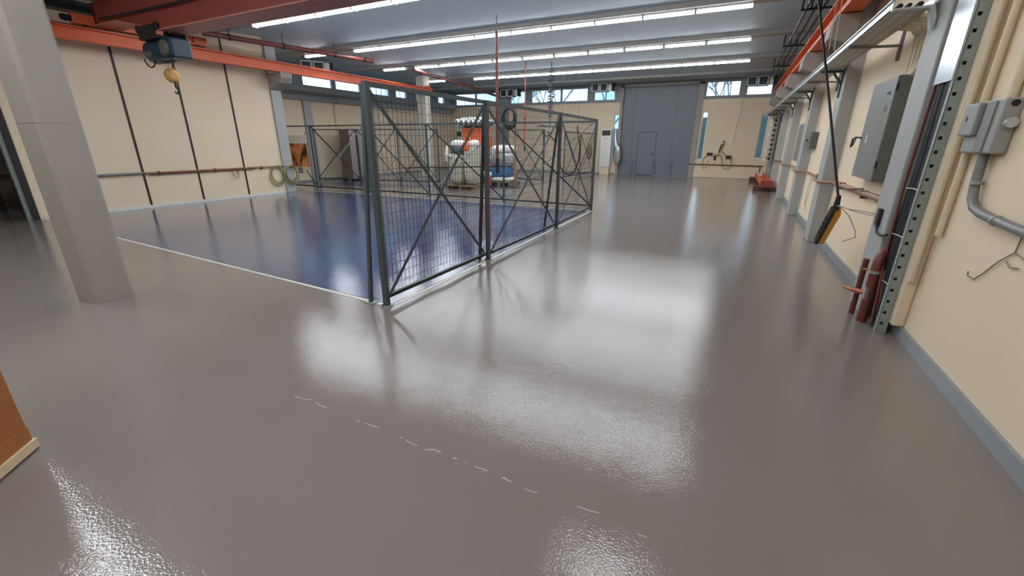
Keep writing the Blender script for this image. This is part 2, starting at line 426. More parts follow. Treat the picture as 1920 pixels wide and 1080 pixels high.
# pilaster, return, recess
struct(MB().box(XL-.3, XL+.06, 8.9, 9.23, 0, 4.14), 'pilaster', 'pil', 'blue grey pilaster at the end of the left wall', 'pilaster', .012)
struct(MB().prism([(XL+.05,2.92),(XL+.5,3.1),(XL+.62,3.22),(XL+.62,3.36),(XL+.05,3.36)], 'Y', 8.88, 9.25), 'corbel', 'concrete', 'grey corbel carrying the left orange rail', 'corbel', .01)
struct(MB().box(XREC-.2, XL-.2, 8.95, 9.15, 0, 4.3), 'wall_return', 'cream', 'short return wall behind the left pilaster', 'wall')
LCL = [(10.2,11.9),(12.25,13.72),(13.82,15.25),(15.75,17.08),(17.45,18.35),(19.0,19.7),(20.9,21.62)]
struct(MB().box(XREC-.2, XREC, 9.15, YF+.2, 0, 3.0), 'wall_recess', 'cream', 'cream wall of the recess on the left', 'wall')
struct(grid_wall('X', XREC-.2, .2, (9.15, YF+.2, 3.0, 4.3), [(a,b,3.52,4.08) for a,b in LCL]), 'wall_recess', 'greypaint', 'grey clerestory band of the left recess', 'wall')
WLAB = ['clerestory window in the left recess, nearest the left pilaster', 'clerestory window in the left recess above the cream conduit', 'clerestory window in the left recess behind the orange rail',
        'clerestory window in the left recess seen through the cage mesh', 'small clerestory window in the left recess before the far column', 'clerestory window in the left recess behind the far column', 'clerestory window in the left recess, nearest the far corner']
for i, (a, b) in enumerate(LCL):
    window(11+i, 'X', XREC-.2, a, b, 3.52, 4.08, [], WLAB[i])
for k, (a, b) in enumerate(((9.5,18.6),(19.2,22.1))):
    struct(MB().prism([(XREC,3.0),(XREC+.14,3.0),(XREC+.14,3.2),(XREC+.34,3.28),(XREC+.34,3.46),(XREC,3.5)], 'Y', a, b), f'trim_{11+k}', 'greypaint',
           ['long grey ledge under the recess windows', 'short grey ledge by the far left corner'][k], 'ledge')
struct(MB().box(XREC, XREC+.1, 12.05, 12.4, 0, 3.0), 'pilaster', 'pil', 'blue grey pilaster on the recess wall behind the poster', 'pilaster')
struct(MB().box(XREC, XREC+.1, 19.3, 19.75, 0, 3.0), 'pilaster', 'pil', 'blue grey pilaster on the recess wall behind the far column', 'pilaster')
struct(MB().box(XREC, XREC+.02, 9.15, YF, 0, .06), 'baseboard_recess', 'skirtg', 'thin grey baseboard of the recess wall', 'baseboard')
struct(MB().box(-12.62,-12.22,16.0,16.4,0,4.14), 'column', 'palecol', 'pale concrete column where the left orange rail ends', 'column', .01)
struct(MB().box(-16.4, XR+.25, YB-.2, YB, 0, 4.3), 'wall_back', 'cream', 'cream wall behind the camera', 'wall')

# big foreground column: octagonal-edged concrete
cx, cy, ch = -5.57, 1.79, .165
a = math.radians(8)
def rot(u, w): return (cx+u*math.cos(a)-w*math.sin(a), cy+u*math.sin(a)+w*math.cos(a))
poly = [(-ch,-ch+.03),(-ch+.03,-ch),(ch-.03,-ch),(ch,-ch+.03),(ch,ch-.03),(ch-.03,ch),(-ch+.03,ch),(-ch,ch-.03)]
cc = MB().prism([rot(*p) for p in poly], 'Z', 0, 1.674).prism([rot(u*.985,w*.985) for u,w in poly], 'Z', 1.674, 1.68).prism([rot(*p) for p in poly], 'Z', 1.68, 4.14)
struct(cc, 'column', 'concrete', 'square grey concrete column standing in the left foreground', 'column')

# ------------------------------------------------------------------ lights
def make_light(L=1.0):
    t = thing('ceiling_light', 'x', 'light', (0,0,4.0), 'ceiling tube lights')
    MB().box(-L/2,L/2,-.075,.075,4.035,4.07).build('lamp_housing', 'housing', t)
    d = MB().prism([(-.07,4.036),(-.055,4.005),(-.02,3.992),(.02,3.992),(.055,4.005),(.07,4.036)], 'X', -L/2+.008, L/2-.008)
    d.build('diffuser', 'lamp', t)
    for s in (-1,1): MB().box(s*L/2-.006,s*L/2+.006,-.073,.073,3.99,4.05).build('end_cap', 'housing', t)
    return t
protoL = None
def put_light(x, y, lab):
    global protoL
    if protoL is None:
        protoL = make_light(); protoL.location = (x,y,4.0); protoL['label'] = lab; return
    dup(protoL, (x,y,4.0), lab)
rows = [(7.3,-10.26,0,'front'),(10.42,-10.36,-.07,'second'),(13.56,-10.67,0,'third'),(16.9,-10.24,.05,'farthest')]
for y, a, b, nm in rows:
    n = 10; st = (b-a)/n
    for k in range(n):
        w = 'leftmost' if k == 0 else 'rightmost' if k == n-1 else f'{ORD[k]} from the left'
        put_light(a+st*(k+.5), y, f'white tube light in the {nm} ceiling row, {w}')
put_light(-11.89, 10.4, 'lone tube light left of the second ceiling row')
put_light(-11.55, 13.5, 'lone tube light left of the third ceiling row')
put_light(-11.95, 16.8, 'lone tube light left of the farthest ceiling row')
put_light(-.7, 4.2, 'single tube light on the rib ahead of the camera, above the frame')
for k in range(10): put_light(-10.2+1.03*(k+.5), 1.2, f'tube light in the ceiling row over the camera, {ORD[k]} from the left')
for k in range(5): put_light(-9.7+2.06*(k+.5), -2.0, f'added unseen tube light in the ceiling row behind the camera, {ORD[k]} from the left')  # unseen row, added to help light the room

# ------------------------------------------------------------------ cranes and rails
def ibeam(mb, x, w, z0, z1, y0, y1, t=.022):
    mb.box(x-w/2,x+w/2,y0,y1,z0,z0+t); mb.box(x-w/2,x+w/2,y0,y1,z1-t,z1); mb.box(x-.012,x+.012,y0,y1,z0+t,z1-t)
    return mb
t = thing('crane_rail', 'long orange crane rail along the left wall', 'crane rail', (-11.85,6,3.37), 'orange crane rails')
ibeam(MB(),-11.85,.18,3.37,3.62,3.6,16.05).build('rail_beam', 'orange', t)
MB().box(-11.88,-11.82,3.6,16.05,3.62,3.65).build('rail_bar', 'pipe', t)
MB().box(-12.2,-11.9,16.02,16.06,3.5,3.75).build('end_plate', 'orange', t)
t = thing('crane_rail', 'long orange crane rail resting on the right wall corbels', 'crane rail', (1.22,8,3.3), 'orange crane rails')
ibeam(MB(),1.19,.24,3.3,3.6,-4.9,21.6).build('rail_beam', 'orange', t)
MB().box(1.16,1.22,-4.9,21.6,3.6,3.63).build('rail_bar', 'pipe', t)

t = thing('overhead_crane', 'red brown crane girder crossing overhead from the left rail', 'crane', (-5.3,5.2,3.4))
web = [(-9.55,3.42),(-10.9,3.7),(-11.74,3.7),(-11.74,4.045),(1.1,4.045),(1.1,3.7),(.6,3.7),(-.3,3.42)]
gb = MB().prism(web,'Y',4.93,4.96).prism(web,'Y',5.3,5.33).box(-11.76,-11.7,4.93,5.33,3.7,4.04)
gb.build('girder', 'maroon', t)
fl = MB().box(-9.55,-.3,4.9,5.36,3.4,3.42)
fl.prism([(-9.55,3.4),(-10.9,3.68),(-11.74,3.68),(-11.74,3.7),(-10.9,3.7),(-9.55,3.42)],'Y',4.9,5.36).prism([(-.3,3.4),(.6,3.68),(1.1,3.68),(1.1,3.7),(.6,3.7),(-.3,3.42)],'Y',4.9,5.36)
fl.build('bottom_flange', 'pinkish', t)
MB().box(-11.74,1.1,4.9,5.36,4.045,4.06).build('top_flange', 'maroon', t)
for x, s in ((-11.85,'left'),(1.19,'right')):
    e = MB().box(x-.09,x+.09,4.6,7.05,3.67,3.85).build('end_truck', 'orange', t, bevel=.01)
    for y in (4.8,6.85):
        MB().lathe((x-.06,y,3.745),[(.075,0),(.09,.01),(.09,.11),(.075,.12)],16,'X').build('wheel', 'steelb', e)
    MB().lathe((x,4.45,3.76),[(.05,0),(.06,.05),(.05,.15)],12,'Y').build('buffer', 'black', e)
    if x < 0: MB().box(x+.09,x+.13,6.72,6.95,3.7,3.82).build('bearing_box', 'orange', e)
MB().tube([(-11.4,4.86,3.75),(-9,4.86,3.72),(-6,4.86,3.75),(-3,4.86,3.72),(.8,4.86,3.75)],.018,6).build('power_cable', 'black', t)

t = thing('chain_hoist', 'dark blue electric hoist hanging under the crane girder', 'hoist', (-9.9,5.13,2.95))
MB().lathe((-10.28,5.1,3.12),[(.06,0),(.17,.02),(.2,.06),(.2,.5),(.17,.54),(.17,.56)],20,'X').build('drum', 'hoist', t)
b1 = MB().box(-9.75,-9.35,4.95,5.3,2.97,3.3).build('motor_housing', 'hoist', t, bevel=.03)
MB().lathe((-9.55,4.92,3.13),[(.05,-.012),(.13,-.01),(.14,.03)],18,'Y').build('motor_cover', 'greyd', b1)
MB().box(-9.75,-9.45,4.9,5.0,2.94,2.98).build('terminal_box', 'hoist', b1)
MB().box(-10.2,-9.95,4.95,5.06,3.18,3.24).box(-10.2,-9.95,4.9,4.93,3.02,3.1).build('rating_plate', 'greyd', t)
tr = MB().box(-10.15,-9.6,4.86,4.885,3.28,3.5).box(-10.15,-9.6,5.375,5.4,3.28,3.5).box(-10.15,-9.6,4.885,5.375,3.28,3.34).build('trolley_frame', 'steelb', t)
for x in (-10.2,-9.6):
    for y in (4.9,5.36): MB().lathe((x,y-.02,3.47),[(.06,0),(.07,.005),(.07,.035),(.06,.04)],14,'Y').build('wheel', 'steelb', tr)
MB().tube(arc((-10.2,4.98,3.05),.2,190,330,'XZ'),.012,6).build('cable_loop', 'black', t)
for x, x2 in ((-10.0,-9.86),(-9.86,-9.82),(-9.72,-9.74),(-9.6,-9.66)): MB().tube([(x,5.08,3.0),(x2,5.08,2.78)],.006,6).build('wire_rope', 'brownp', t)
hb = MB().lathe((-9.85,5.08,2.7),[(.05,0),(.11,.01),(.125,.04),(.125,.09),(.1,.13),(.06,.14)],20,'X').build('hook_block', 'yellow', t)
MB().tube([(-9.75,5.08,2.62),(-9.75,5.08,2.5)]+arc((-9.75,5.08,2.44),.055,90,-160,'XZ',10),.014,8).build('hook', 'steelb', hb)

# ------------------------------------------------------------------ cage fences
def fence_panel(label, a, b, group, wire=.0032, sp=(.06,.1), h=2.02, pw=.05, strut=None, braces=True, nearpost=True, farpost=False, z0=.1, hang=True, bar=None, br=('steel','steel')):
    ax, ay = a; bx, by = b; L = math.hypot(bx-ax, by-ay); ux, uy = (bx-ax)/L, (by-ay)/L; nx, ny = -uy, ux
    t = thing('fence_panel', label, 'fence', (ax, ay, 0), group)
    P = lambda u, z, n=0: (ax+ux*u+nx*n, ay+uy*u+ny*n, z)
    for ok, u in ((nearpost, 0), (farpost, L)):
        if not ok: continue
        p = MB().bar(P(u,0), P(u,h), pw, pw, (nx,ny,0)).build('post', 'steel', t)
        q = MB(); q.bar(P(u-.05,.006), P(u+.05,.006), .09, .012); q.build('foot_plate', 'galvd', p)
        for s in (-1,1): MB().lathe(P(u+s*.04,.01,.02),[(.009,0),(.009,.018)],6).build('anchor_bolt', 'steelb', p)
    MB().bar(P(0,h-.02), P(L,h-.02), .04, .04).build('top_rail', 'steel', t)
    MB().bar(P(0,z0), P(L,z0), .035, .035).build('bottom_rail', 'steelb', t)
    if braces:
        MB().bar(P(.03,z0+.02,-.024), P(L-.03,h-.04,-.024), .034, .008, (nx,ny,0)).build('brace', br[0], t)
        MB().bar(P(.03,h-.04,.024), P(L-.03,z0+.02,.024), .034, .008, (nx,ny,0)).build('brace', br[1], t)
    if wire:
        w = MB()
        k = 1
        while k*sp[0] < L-.02: w.bar(P(k*sp[0],z0), P(k*sp[0],h-.03), wire, wire, (nx,ny,0)); k += 1
        k = 1
        while z0+k*sp[1] < h-.05: w.bar(P(.02,z0+k*sp[1],.004), P(L-.02,z0+k*sp[1],.004), wire, wire); k += 1
        w.build('wire_mesh', 'wire', t)
    if strut:
        fx, fy, zt = strut
        s = MB().bar((ax-.02*0+nx*.03, ay+ny*.03, zt), (fx, fy, .0), .032, .032, (ux,uy,0)).build('strut', 'steelb' if fx > -2.95 else 'steel', t)
        MB().box(fx-.06,fx+.06,fy-.04,fy+.04,0,.012).build('foot_plate', 'galvd', s)
    if bar: MB().bar(P(bar[0],bar[2],-.03), P(bar[1],bar[3],-.03), .03, .03).build('cross_bar', 'steelb', t)
    return t
G = 'wire panels along the near side of the cage'
X0 = -2.83
fence_panel('tall wire fence panel nearest the camera, with its corner post at the blue floor edge', (-2.84,2.93), (X0+.02,4.86), G, strut=(-3.05,2.93,1.96))
fence_panel('middle wire fence panel of the near cage side, leading to the far corner', (-2.79,4.87), (-2.76,7.36), G, strut=(-2.88,4.79,1.96))
fence_panel('wire fence panel of the near cage side that ends at the far cage corner', (-2.75,7.37), (-2.82,9.85), G, strut=(-2.93,7.2,1.96), farpost=True)
G = 'wire panels along the far side of the cage'
xs = [-13.9,-12.24,-9.9,-7.64,-5.23,-2.87]
labs = ['far cage fence panel carrying the orange poster beside the left pilaster', 'far cage fence panel in front of the sheeted silver cabinet', 'far cage fence panel seen behind the near corner post',
        'far cage fence panel in front of the wrapped machines and orange cabinet', 'far cage fence panel meeting the near side at the cage corner']
for i in range(5):
    fence_panel(labs[i], (xs[i],10.0), (xs[i+1]-.02,10.0), G, wire=.0013, sp=(.06,.1), h=2.0, pw=.045, br=('galvd','steelb'), nearpost=True,
                bar={2: (1.35,2.24,.80,.84), 3: (.02,2.39,.84,.94)}.get(i))
G = 'loose fence panels behind the cage'
fence_panel('loose fence panel leaning by the sheeted silver cabinet', (-14.9,12.3), (-13.0,12.65), G, wire=.0013, h=1.96, pw=.04, farpost=True)
fence_panel('loose fence panel between the silver cabinet and wrapped machines', (-12.95,12.66), (-11.3,12.95), G, wire=.0013, h=1.96, pw=.04)
fence_panel('loose fence panel left of the wrapped machines', (-11.25,12.96), (-9.7,13.35), G, wire=.0013, h=1.96, pw=.04, farpost=True)
fence_panel('loose fence panel between the blue machine and the spring cable', (-8.0,16.3), (-6.62,16.0), G, wire=.0013, h=2.0, pw=.06, farpost=True)
fence_panel('narrow fence panel beside the drooping black hoses', (-6.45,17.9), (-6.4,19.9), G, wire=.0025, h=1.96, pw=.04)
fence_panel('fence panel ending beside the tower air conditioner', (-6.4,19.95), (-6.3,21.8), G, wire=.0025, h=1.96, pw=.04, farpost=True)

# ------------------------------------------------------------------ cage hangings
t = thing('poster', 'orange and black printed poster with white bands hung on the cage', 'poster', (-12.86,9.93,.62))
MB().box(-13.32,-12.38,9.925,9.935,.72,1.45).build('print', 'poster', t)
MB().box(-13.32,-12.38,9.925,9.936,1.45,1.7).build('white_header', 'paper', t)
MB().box(-13.3,-12.4,9.925,9.936,.62,.72).build('white_footer', 'paper', t)
MB().box(-12.98,-12.74,9.92,9.925,.5,.7).build('tag', 'foil', t)
for x in (-13.27,-12.45): MB().tube([(x,9.94,1.69),(x-.03,9.96,1.97)],.006,6).build('cord', 'paper', t)

def coil(c, r, n, plane, wob, rad, turns, seed):
    rnd = random.Random(seed); pts = []
    for i in range(turns*n+1):
        a = 2*PI*i/n; k = i/(turns*n); rr = r*(1+wob*math.sin(a*.37+seed)+wob*.5*math.sin(2.3*a))
        d = (k-.5)*.07; sx = math.cos(a)*rr*.82; sz = math.sin(a)*rr*1.1-rr*1.1-wob*r*math.sin(a*.21)
        pts.append((c[0]+d, c[1]+sx, c[2]+sz) if plane == 'YZ' else (c[0]+sx, c[1]+d, c[2]+sz))
    return MB().tube(pts, rad, 6)
solo(coil((XL+.07,8.66,.8),.24,18,'YZ',.12,.011,4,1), 'hose', 'hose', 'olive air hose coiled on the brown pipe, left of the left pilaster', 'hose', (XL+.07,8.66,.3), 'coiled hoses on the left wall')
solo(coil((XL+.13,9.1,.8),.23,18,'YZ',.1,.015,5,2), 'hose', 'hose', 'thick olive hose coiled at the foot of the left pilaster', 'hose', (XL+.13,9.1,.3), 'coiled hoses on the left wall')
solo(coil((XL+.07,7.4,.82),.1,14,'YZ',.2,.006,3,3), 'hose', 'conduit', 'small grey cable coil on the left wall pipe', 'hose', (XL+.07,7.4,.6), 'coiled hoses on the left wall')

t = thing('wall_pipe', 'long brown pipe along the left wall at knee height', 'pipe', (XL+.04,6.5,.8))
MB().tube([(XL+.05,3.6,.8),(XL+.05,9.0,.8)],.02,8).build('pipe', 'brownp', t)
MB().tube([(XL+.05,5.4,.765),(XL+.05,8.0,.765)],.014,8).build('second_pipe', 'pipe', t)
MB().tube([(XL+.052,3.6,.8),(XL+.052,5.3,.8)],.026,8).build('grey_sleeve', 'conduit', t)
for y in (4.2,5.6,6.9,8.2): MB().box(XL,XL+.075,y-.012,y+.012,.74,.83).build('pipe_clip', 'steelb', t)

# hanging brown pipes near the left ceiling
def hung_pipe(label, pts, r, hang):
    t = thing('ceiling_pipe', label, 'pipe', pts[0], 'red brown pipes under the ceiling')
    MB().tube(pts, r, 12).build('pipe', 'pipe', t)
    a, b = Vector(pts[0]), Vector(pts[-1])
    for k in hang:
        p = a.lerp(b, k)
        MB().tube([p-Vector((0,0,r)), (p.x,p.y,4.15)],.012,6).build('hanger', 'pipe', t)
        d = (b-a).normalized()*.03
        MB().tube([p-d, p+d], r*1.2, 12).build('clamp', 'steelb', t)
    return t
hung_pipe('red brown pipe hung near the left ceiling, ending above the cage corner', [(-11.27,6.7,3.86),(-10.35,11.1,3.86)], .06, (.12,.4,.72,.93))
hung_pipe('red brown pipe hung farther along the left ceiling toward the far wall', [(-10.3,13.0,3.86),(-10.95,17.3,3.86),(-11.9,21.9,3.86)], .06, (.05,.3,.5,.8))
t = thing('drop_pipe', 'dark red pipe hanging upright from the ceiling inside the cage', 'pipe', (-5.07,9.36,4.1))
MB().tube([(-5.07,9.36,1.15),(-5.07,9.36,3.85)],.034,12).build('pipe', 'pipe', t)
MB().tube([(-5.07,9.36,3.8),(-5.07,9.36,4.15)],.016,8).build('hanger', 'conduit', t)
MB().tube([(-5.07,9.36,.82),(-5.07,9.36,1.16)],.045,12).build('black_end', 'black', t)
t = thing('drop_pipe', 'thin orange red pipe hanging from the ceiling before the far wall', 'pipe', (-6.98,15,4.1))
MB().tube([(-6.98,15,1.24),(-6.98,15,4.2)],.02,8).build('pipe', 'red', t)
MB().tube([(-6.98,15,2.3),(-6.98,15,2.36)],.05,8).build('collar', 'pipe', t)
MB().tube([(-6.98,15,1.2),(-6.98,15,1.4)],.03,8).build('black_end', 'black', t)

# spring cable
t = thing('spring_cable', 'dark green coiled spring cable hanging above the cage', 'cable', (-6.2,15.5,4.15))
pts = []
for i in range(0, 14*16+1):
    a = 2*PI*i/16; z = 3.95-1.55*i/(14*16)
    r = .07 if (i//16) % 2 else .1
    pts.append((-6.2+r*math.cos(a), 15.5+r*math.sin(a), z))
MB().tube(pts,.014,5).build('spiral', 'steel', t)
d = MB().tube([(-6.2,15.5,2.1),(-6.2,15.5,4.2)],.022,8)
for k in range(9): d.lathe((-6.2,15.5,3.75-k*.17),[(.02,0),(.13,.01),(.13,.02),(.02,.03)],12)
d.build('core_with_discs', 'steel', t)
MB().bar((-6.7,15.5,2.08),(-5.75,15.5,2.05),.03,.04).bar((-6.6,15.5,2.13),(-6.3,15.5,2.08),.03,.03).build('carrier', 'steel', t)
MB().tube(arc((-6.3,15.5,1.9),.16,180,360,'XZ'),.025,8).tube([(-6.3,15.5,1.9),(-5.92,15.5,1.5)],.02,8).build('hook', 'steelb', t)

# hose stand with black coil
t = thing('hose_stand', 'brown steel post standing behind the cage under a black coil', 'stand', (-6.75,13.75,0))
MB().box(-6.78,-6.72,13.72,13.78,0,2.62).build('post', 'brownp', t)
MB().box(-6.9,-6.6,13.6,13.9,0,.02).build('base_plate', 'steelb', t)
MB().tube([(-6.75,13.7,2.56),(-6.9,13.62,2.6),(-6.92,13.6,2.66)],.014,6).build('hook', 'steelb', t)
solo(coil((-6.92,13.6,2.6),.28,18,'XZ',.14,.024,6,5), 'cable_coil', 'black', 'thick black cable coiled on the brown post', 'cable', (-6.92,13.6,2.0))
# drooping hoses
t = thing('hanging_hose', 'black hose drooping in a U before the loose fence panels', 'hose', (-5.9,17,.3))
MB().tube([(-6.28,17,2.05),(-6.3,17,1.6),(-6.33,17,1.05),(-6.26,17,.55),(-6.08,17,.32),(-5.86,17,.27),(-5.66,17,.4),(-5.5,17,.86),(-5.48,17,1.32),(-5.55,17,1.73),(-5.62,17,2.02)],.028,8).build('hose', 'black', t)
for x, z in ((-6.28,2.05),(-5.62,2.02)): MB().tube([(x,17,z-.05),(x,17,z+.1)],.035,8).build('coupling', 'pipe', t)
for x, z in ((-6.28,2.1),(-5.62,2.1)): MB().tube([(x,17,z),(x,17,4.12)],.004,5).build('suspension_wire', 'wire', t)
solo(MB().blob((-6.05,20.2,1.1),(.12,.14,.35),.25,4,16,2.2), 'sack', 'pallet', 'small brown sack hung on the fence by the air conditioner', 'sack', (-6.05,20.2,.8))

# ------------------------------------------------------------------ machines behind the cage
t = thing('wrapped_machine', 'machine wrapped in clear film on a pallet behind the cage', 'machine', (-8.1,12.75,0))
pl = MB()
for y in (12.35,12.6,12.85,13.1): pl.box(-8.72,-7.5,y-.08,y+.08,.1,.13)
for x in (-8.65,-8.1,-7.58): pl.box(x-.06,x+.06,12.3,13.15,0,.1)
pl.build('pallet', 'pallet', t)
MB().blob((-8.4,12.75,.64),(.26,.32,.53),.08,1,24,4).build('wrapped_body', 'wrapg', t)
MB().lathe((-8.4,12.75,1.1),[(.2,0),(.235,.05),(.235,.25),(.2,.3)],20).build('drum', 'steel', t)
MB().blob((-8.4,12.75,1.46),(.25,.25,.13),.06,2,20,2.4).build('white_cap', 'wrap', t)
MB().blob((-7.82,12.72,.83),(.24,.3,.72),.09,5,24,3.4).build('wrapped_column', 'wrapg', t)
MB().blob((-7.93,12.55,1.38),(.15,.18,.17),.1,7,16,2.6).build('orange_head', 'orange', t)
MB().blob((-7.72,12.66,1.46),(.15,.22,.13),.12,8,16,2.6).build('film_cover', 'wrap', t)
MB().tube([(-8.72,12.5,.9),(-8.7,12.45,1.1),(-8.68,12.5,1.4)],[.05,.09,.04],8).tube([(-8.7,12.45,1.05),(-8.5,12.38,1.1)],.05,8).build('film_folds', 'wrap', t)

t = thing('metal_cabinet', 'orange metal cabinet behind the wrapped machine', 'cabinet', (-9.2,15.3,0))
MB().box(-9.7,-8.7,15.0,15.6,.08,2.03).build('body', 'orange', t, bevel=.01)
MB().box(-9.68,-9.21,14.985,15.0,.15,1.98).build('door', 'orange', t)
MB().box(-9.19,-8.72,14.985,15.0,.15,1.98).build('door', 'orange', t)
MB().box(-9.65,-8.75,15.03,15.57,0,.08).build('plinth', 'steelb', t)
t = thing('corrugated_sheets', 'white wrapped corrugated sheets stacked on the orange cabinet', 'sheets', (-9.25,15.3,2.03))
w = [(-9.85+i*.025, 2.16+.05*math.sin(i*.025*2*PI/.22)) for i in range(49)]
MB().prism(w+[(x,z+.035) for x,z in reversed(w)], 'Y', 14.75, 15.8).build('lower_sheet', 'galvd', t)
w2 = [(x, z+.1) for x, z in w]
MB().prism(w2+[(x,z+.05) for x,z in reversed(w2)], 'Y', 14.75, 15.8).build('upper_sheet', 'wrap', t)
for x in (-9.6,-9.35,-9.1,-8.88): MB().blob((x,15.2,2.36),(.13,.4,.07),.1,int(x*10),14,2.4).build('film_bulge', 'wrap', t)
MB().box(-9.7,-8.7,15.1,15.5,2.03,2.11).build('batten', 'pallet', t)

t = thing('drilling_machine', 'blue machine under silver and white film on a pallet', 'machine', (-7.55,14.5,0))
pl = MB()
for y in (14.2,14.45,14.7): pl.box(-8.15,-7.05,y-.1,y+.1,.1,.14)
for x in (-8.08,-7.6,-7.12): pl.box(x-.06,x+.06,14.1,14.8,0,.1)
pl.build('pallet', 'pallet', t)
MB().blob((-7.65,14.45,.42),(.42,.3,.3),.06,11,20,4).build('base', 'machineblue', t)
MB().blob((-7.6,14.45,.22),(.48,.34,.1),.1,12,20,3).build('film_skirt', 'wrap', t)
MB().blob((-7.6,14.45,.95),(.45,.32,.3),.12,13,24,3.4).build('silver_wrap', 'foil', t)
MB().blob((-7.55,14.45,1.28),(.46,.33,.15),.14,14,24,3).build('white_cover', 'wrap', t)
hw = MB().tube(arc((-7.85,14.05,1.1),.12,0,360,'XZ',16),.02,6).build('handwheel', 'foil', t)
MB().tube([(-7.4,14.2,.85),(-6.95,14.1,.86),(-6.75,14.05,.9)],.02,8).tube([(-6.78,14.05,.9),(-6.6,14.03,.92)],.04,8).build('lever', 'galvd', t)
t = thing('wrapped_crate', 'small red and white wrapped crate on the blue floor beside the machines', 'crate', (-7.95,13.6,0))
MB().box(-8.1,-7.7,13.5,13.8,0,.4).build('body', 'red', t, bevel=.02)
MB().blob((-7.9,13.65,.42),(.24,.19,.1),.1,3,14,3).build('film_cover', 'wrap', t)

t = thing('sheeted_cabinet', 'tall cabinet under dark and silver sheeting behind the cage', 'cabinet', (-14.0,13.4,0))
c, s_ = math.cos(1.4), math.sin(1.4)
def rp(u, w): return (-14.05+u*c-w*s_, 13.45+u*s_+w*c)
body = MB()
n = 12
for (z0, z1, k0, k1) in ((.06,1.0,1.06,1.0),(1.0,1.96,1.0,.97)):
    lo = [rp(u*k0,w*k0) for u,w in ((-.36,-.36),(.36,-.36),(.36,.36),(-.36,.36))]
    hi = [rp(u*k1,w*k1) for u,w in ((-.36,-.36),(.36,-.36),(.36,.36),(-.36,.36))]
    body.add([(x,y,z0) for x,y in lo]+[(x,y,z1) for x,y in hi], [(3,2,1,0),(4,5,6,7),(0,1,5,4),(1,2,6,5),(2,3,7,6),(3,0,4,7)])
body.build('dark_sheeting', 'sheet', t)
q = [rp(u,w) for u,w in ((-.39,-.405),(.4,-.405),(.4,-.39),(-.39,-.39))]
MB().add([(x,y,.08) for x,y in q]+[(x,y,1.93) for x,y in q], [(3,2,1,0),(4,5,6,7),(0,1,5,4),(1,2,6,5),(2,3,7,6),(3,0,4,7)]).build('silver_sheet', 'foil', t)
for u, w in ((-.3,-.3),(.3,-.3),(.3,.3),(-.3,.3)):
    x, y = rp(u,w); MB().box(x-.08,x+.08,y-.08,y+.08,0,.07).build('foot', 'black', t)

# ------------------------------------------------------------------ far wall equipment
def tower_ac(label, x0, x1, z0, z1, y):
    t = thing('air_conditioner', label, 'air conditioner', ((x0+x1)/2, y, 0), 'tower air conditioners')
    MB().box(x0,x1,y-.36,y,z0,z1).build('body', 'white', t, bevel=.015)
    MB().box(x0+.05,x1-.05,y-.367,y-.36,z1-.3,z1-.06).build('outlet', 'black', t)
    g = MB()
    for k in range(5): g.box(x0+.05,x1-.05,y-.38,y-.366,z1-.28+k*.05,z1-.268+k*.05)
    for k in range(2): g.box(x0+.05+(x1-x0-.1)*(k+1)/3-.006,x0+.05+(x1-x0-.1)*(k+1)/3+.006,y-.38,y-.366,z1-.3,z1-.06)
    g.build('vanes', 'greyd', t)
    g = MB()
    for k in range(10): g.box(x0+.04,x1-.04,y-.368,y-.36,z0+.06+k*.05,z0+.075+k*.05)
    g.build('intake_grille', 'housing', t)
    MB().box(x0+.17,x1-.17,y-.364,y-.36,z1-.46,z1-.44).build('badge', 'conduit', t)
    MB().box(x0+.03,x1-.03,y-.3,y-.02,0,z0).build('plinth', 'cream', t)
tower_ac('white tower air conditioner standing left of the tall grey door', -5.98, -5.46, .36, 2.14, 22.15)
tower_ac('white tower air conditioner in the far left corner behind the machines', -14.5, -14.1, .3, 2.12, 22.15)
solo(MB().blob((-5.14,21.95,.95),(.17,.12,.5),.2,9,18,2.2).tube([(-5.2,21.98,1.3),(-5.3,22.0,1.7),(-5.32,22.02,2.15)],[.12,.08,.03],10), 'plastic_sheet', 'foil', 'crumpled clear plastic sheet hanging between the air conditioner and tall door', 'plastic sheet', (-5.14,21.95,.4))

def heater(label, x, y, z, rz):
    t = thing('fan_heater', label, 'heater', (x,y,z), 'fan heaters under the ceiling')
    o = Vector((x,y,z))
    B = lambda *a: [a[0]+x,a[1]+x,a[2]+y,a[3]+y,a[4]+z,a[5]+z]
    MB().box(*B(-.4,.4,0,.3,0,.36)).build('casing', 'greyd', t)
    for s in (-.2,.2):
        f = MB()
        for q in ((-.18,.18,0,.04),(-.18,.18,.32,.36),(-.18,-.14,0,.36),(.14,.18,0,.36)): f.box(*B(s+q[0],s+q[1],-.03,0,q[2],q[3]))
        fr = f.build('outlet_frame', 'housing', t)
        MB().box(*B(s-.14,s+.14,-.012,0,.04,.32)).build('grille', 'steelb', fr)
    MB().box(*B(.4,.56,.04,.26,.04,.34)).build('motor_box', 'white', t)
    MB().box(*B(.56,.68,.05,.25,.02,.36)).build('end_cap', 'black', t)
    for s in (-.3,.3): MB().box(*B(s-.015,s+.015,.13,.17,.36,4.15-z)).build('hanger', 'steelb', t)
    t.rotation_euler = (0,0,rz)
    return t
heater('grey twin outlet heater hung beside the red brown pipe on the far wall', -11.0, 21.4, 3.74, 0)
heater('grey twin outlet heater hung left of the tall grey door', -6.1, 21.4, 3.78, 0)
heater('grey twin outlet heater hung in the far right corner', .45, 21.4, 3.74, 0)
heater('white twin outlet heater hung in the left recess above the orange rail', -13.6, 11.6, 3.8, math.radians(55))

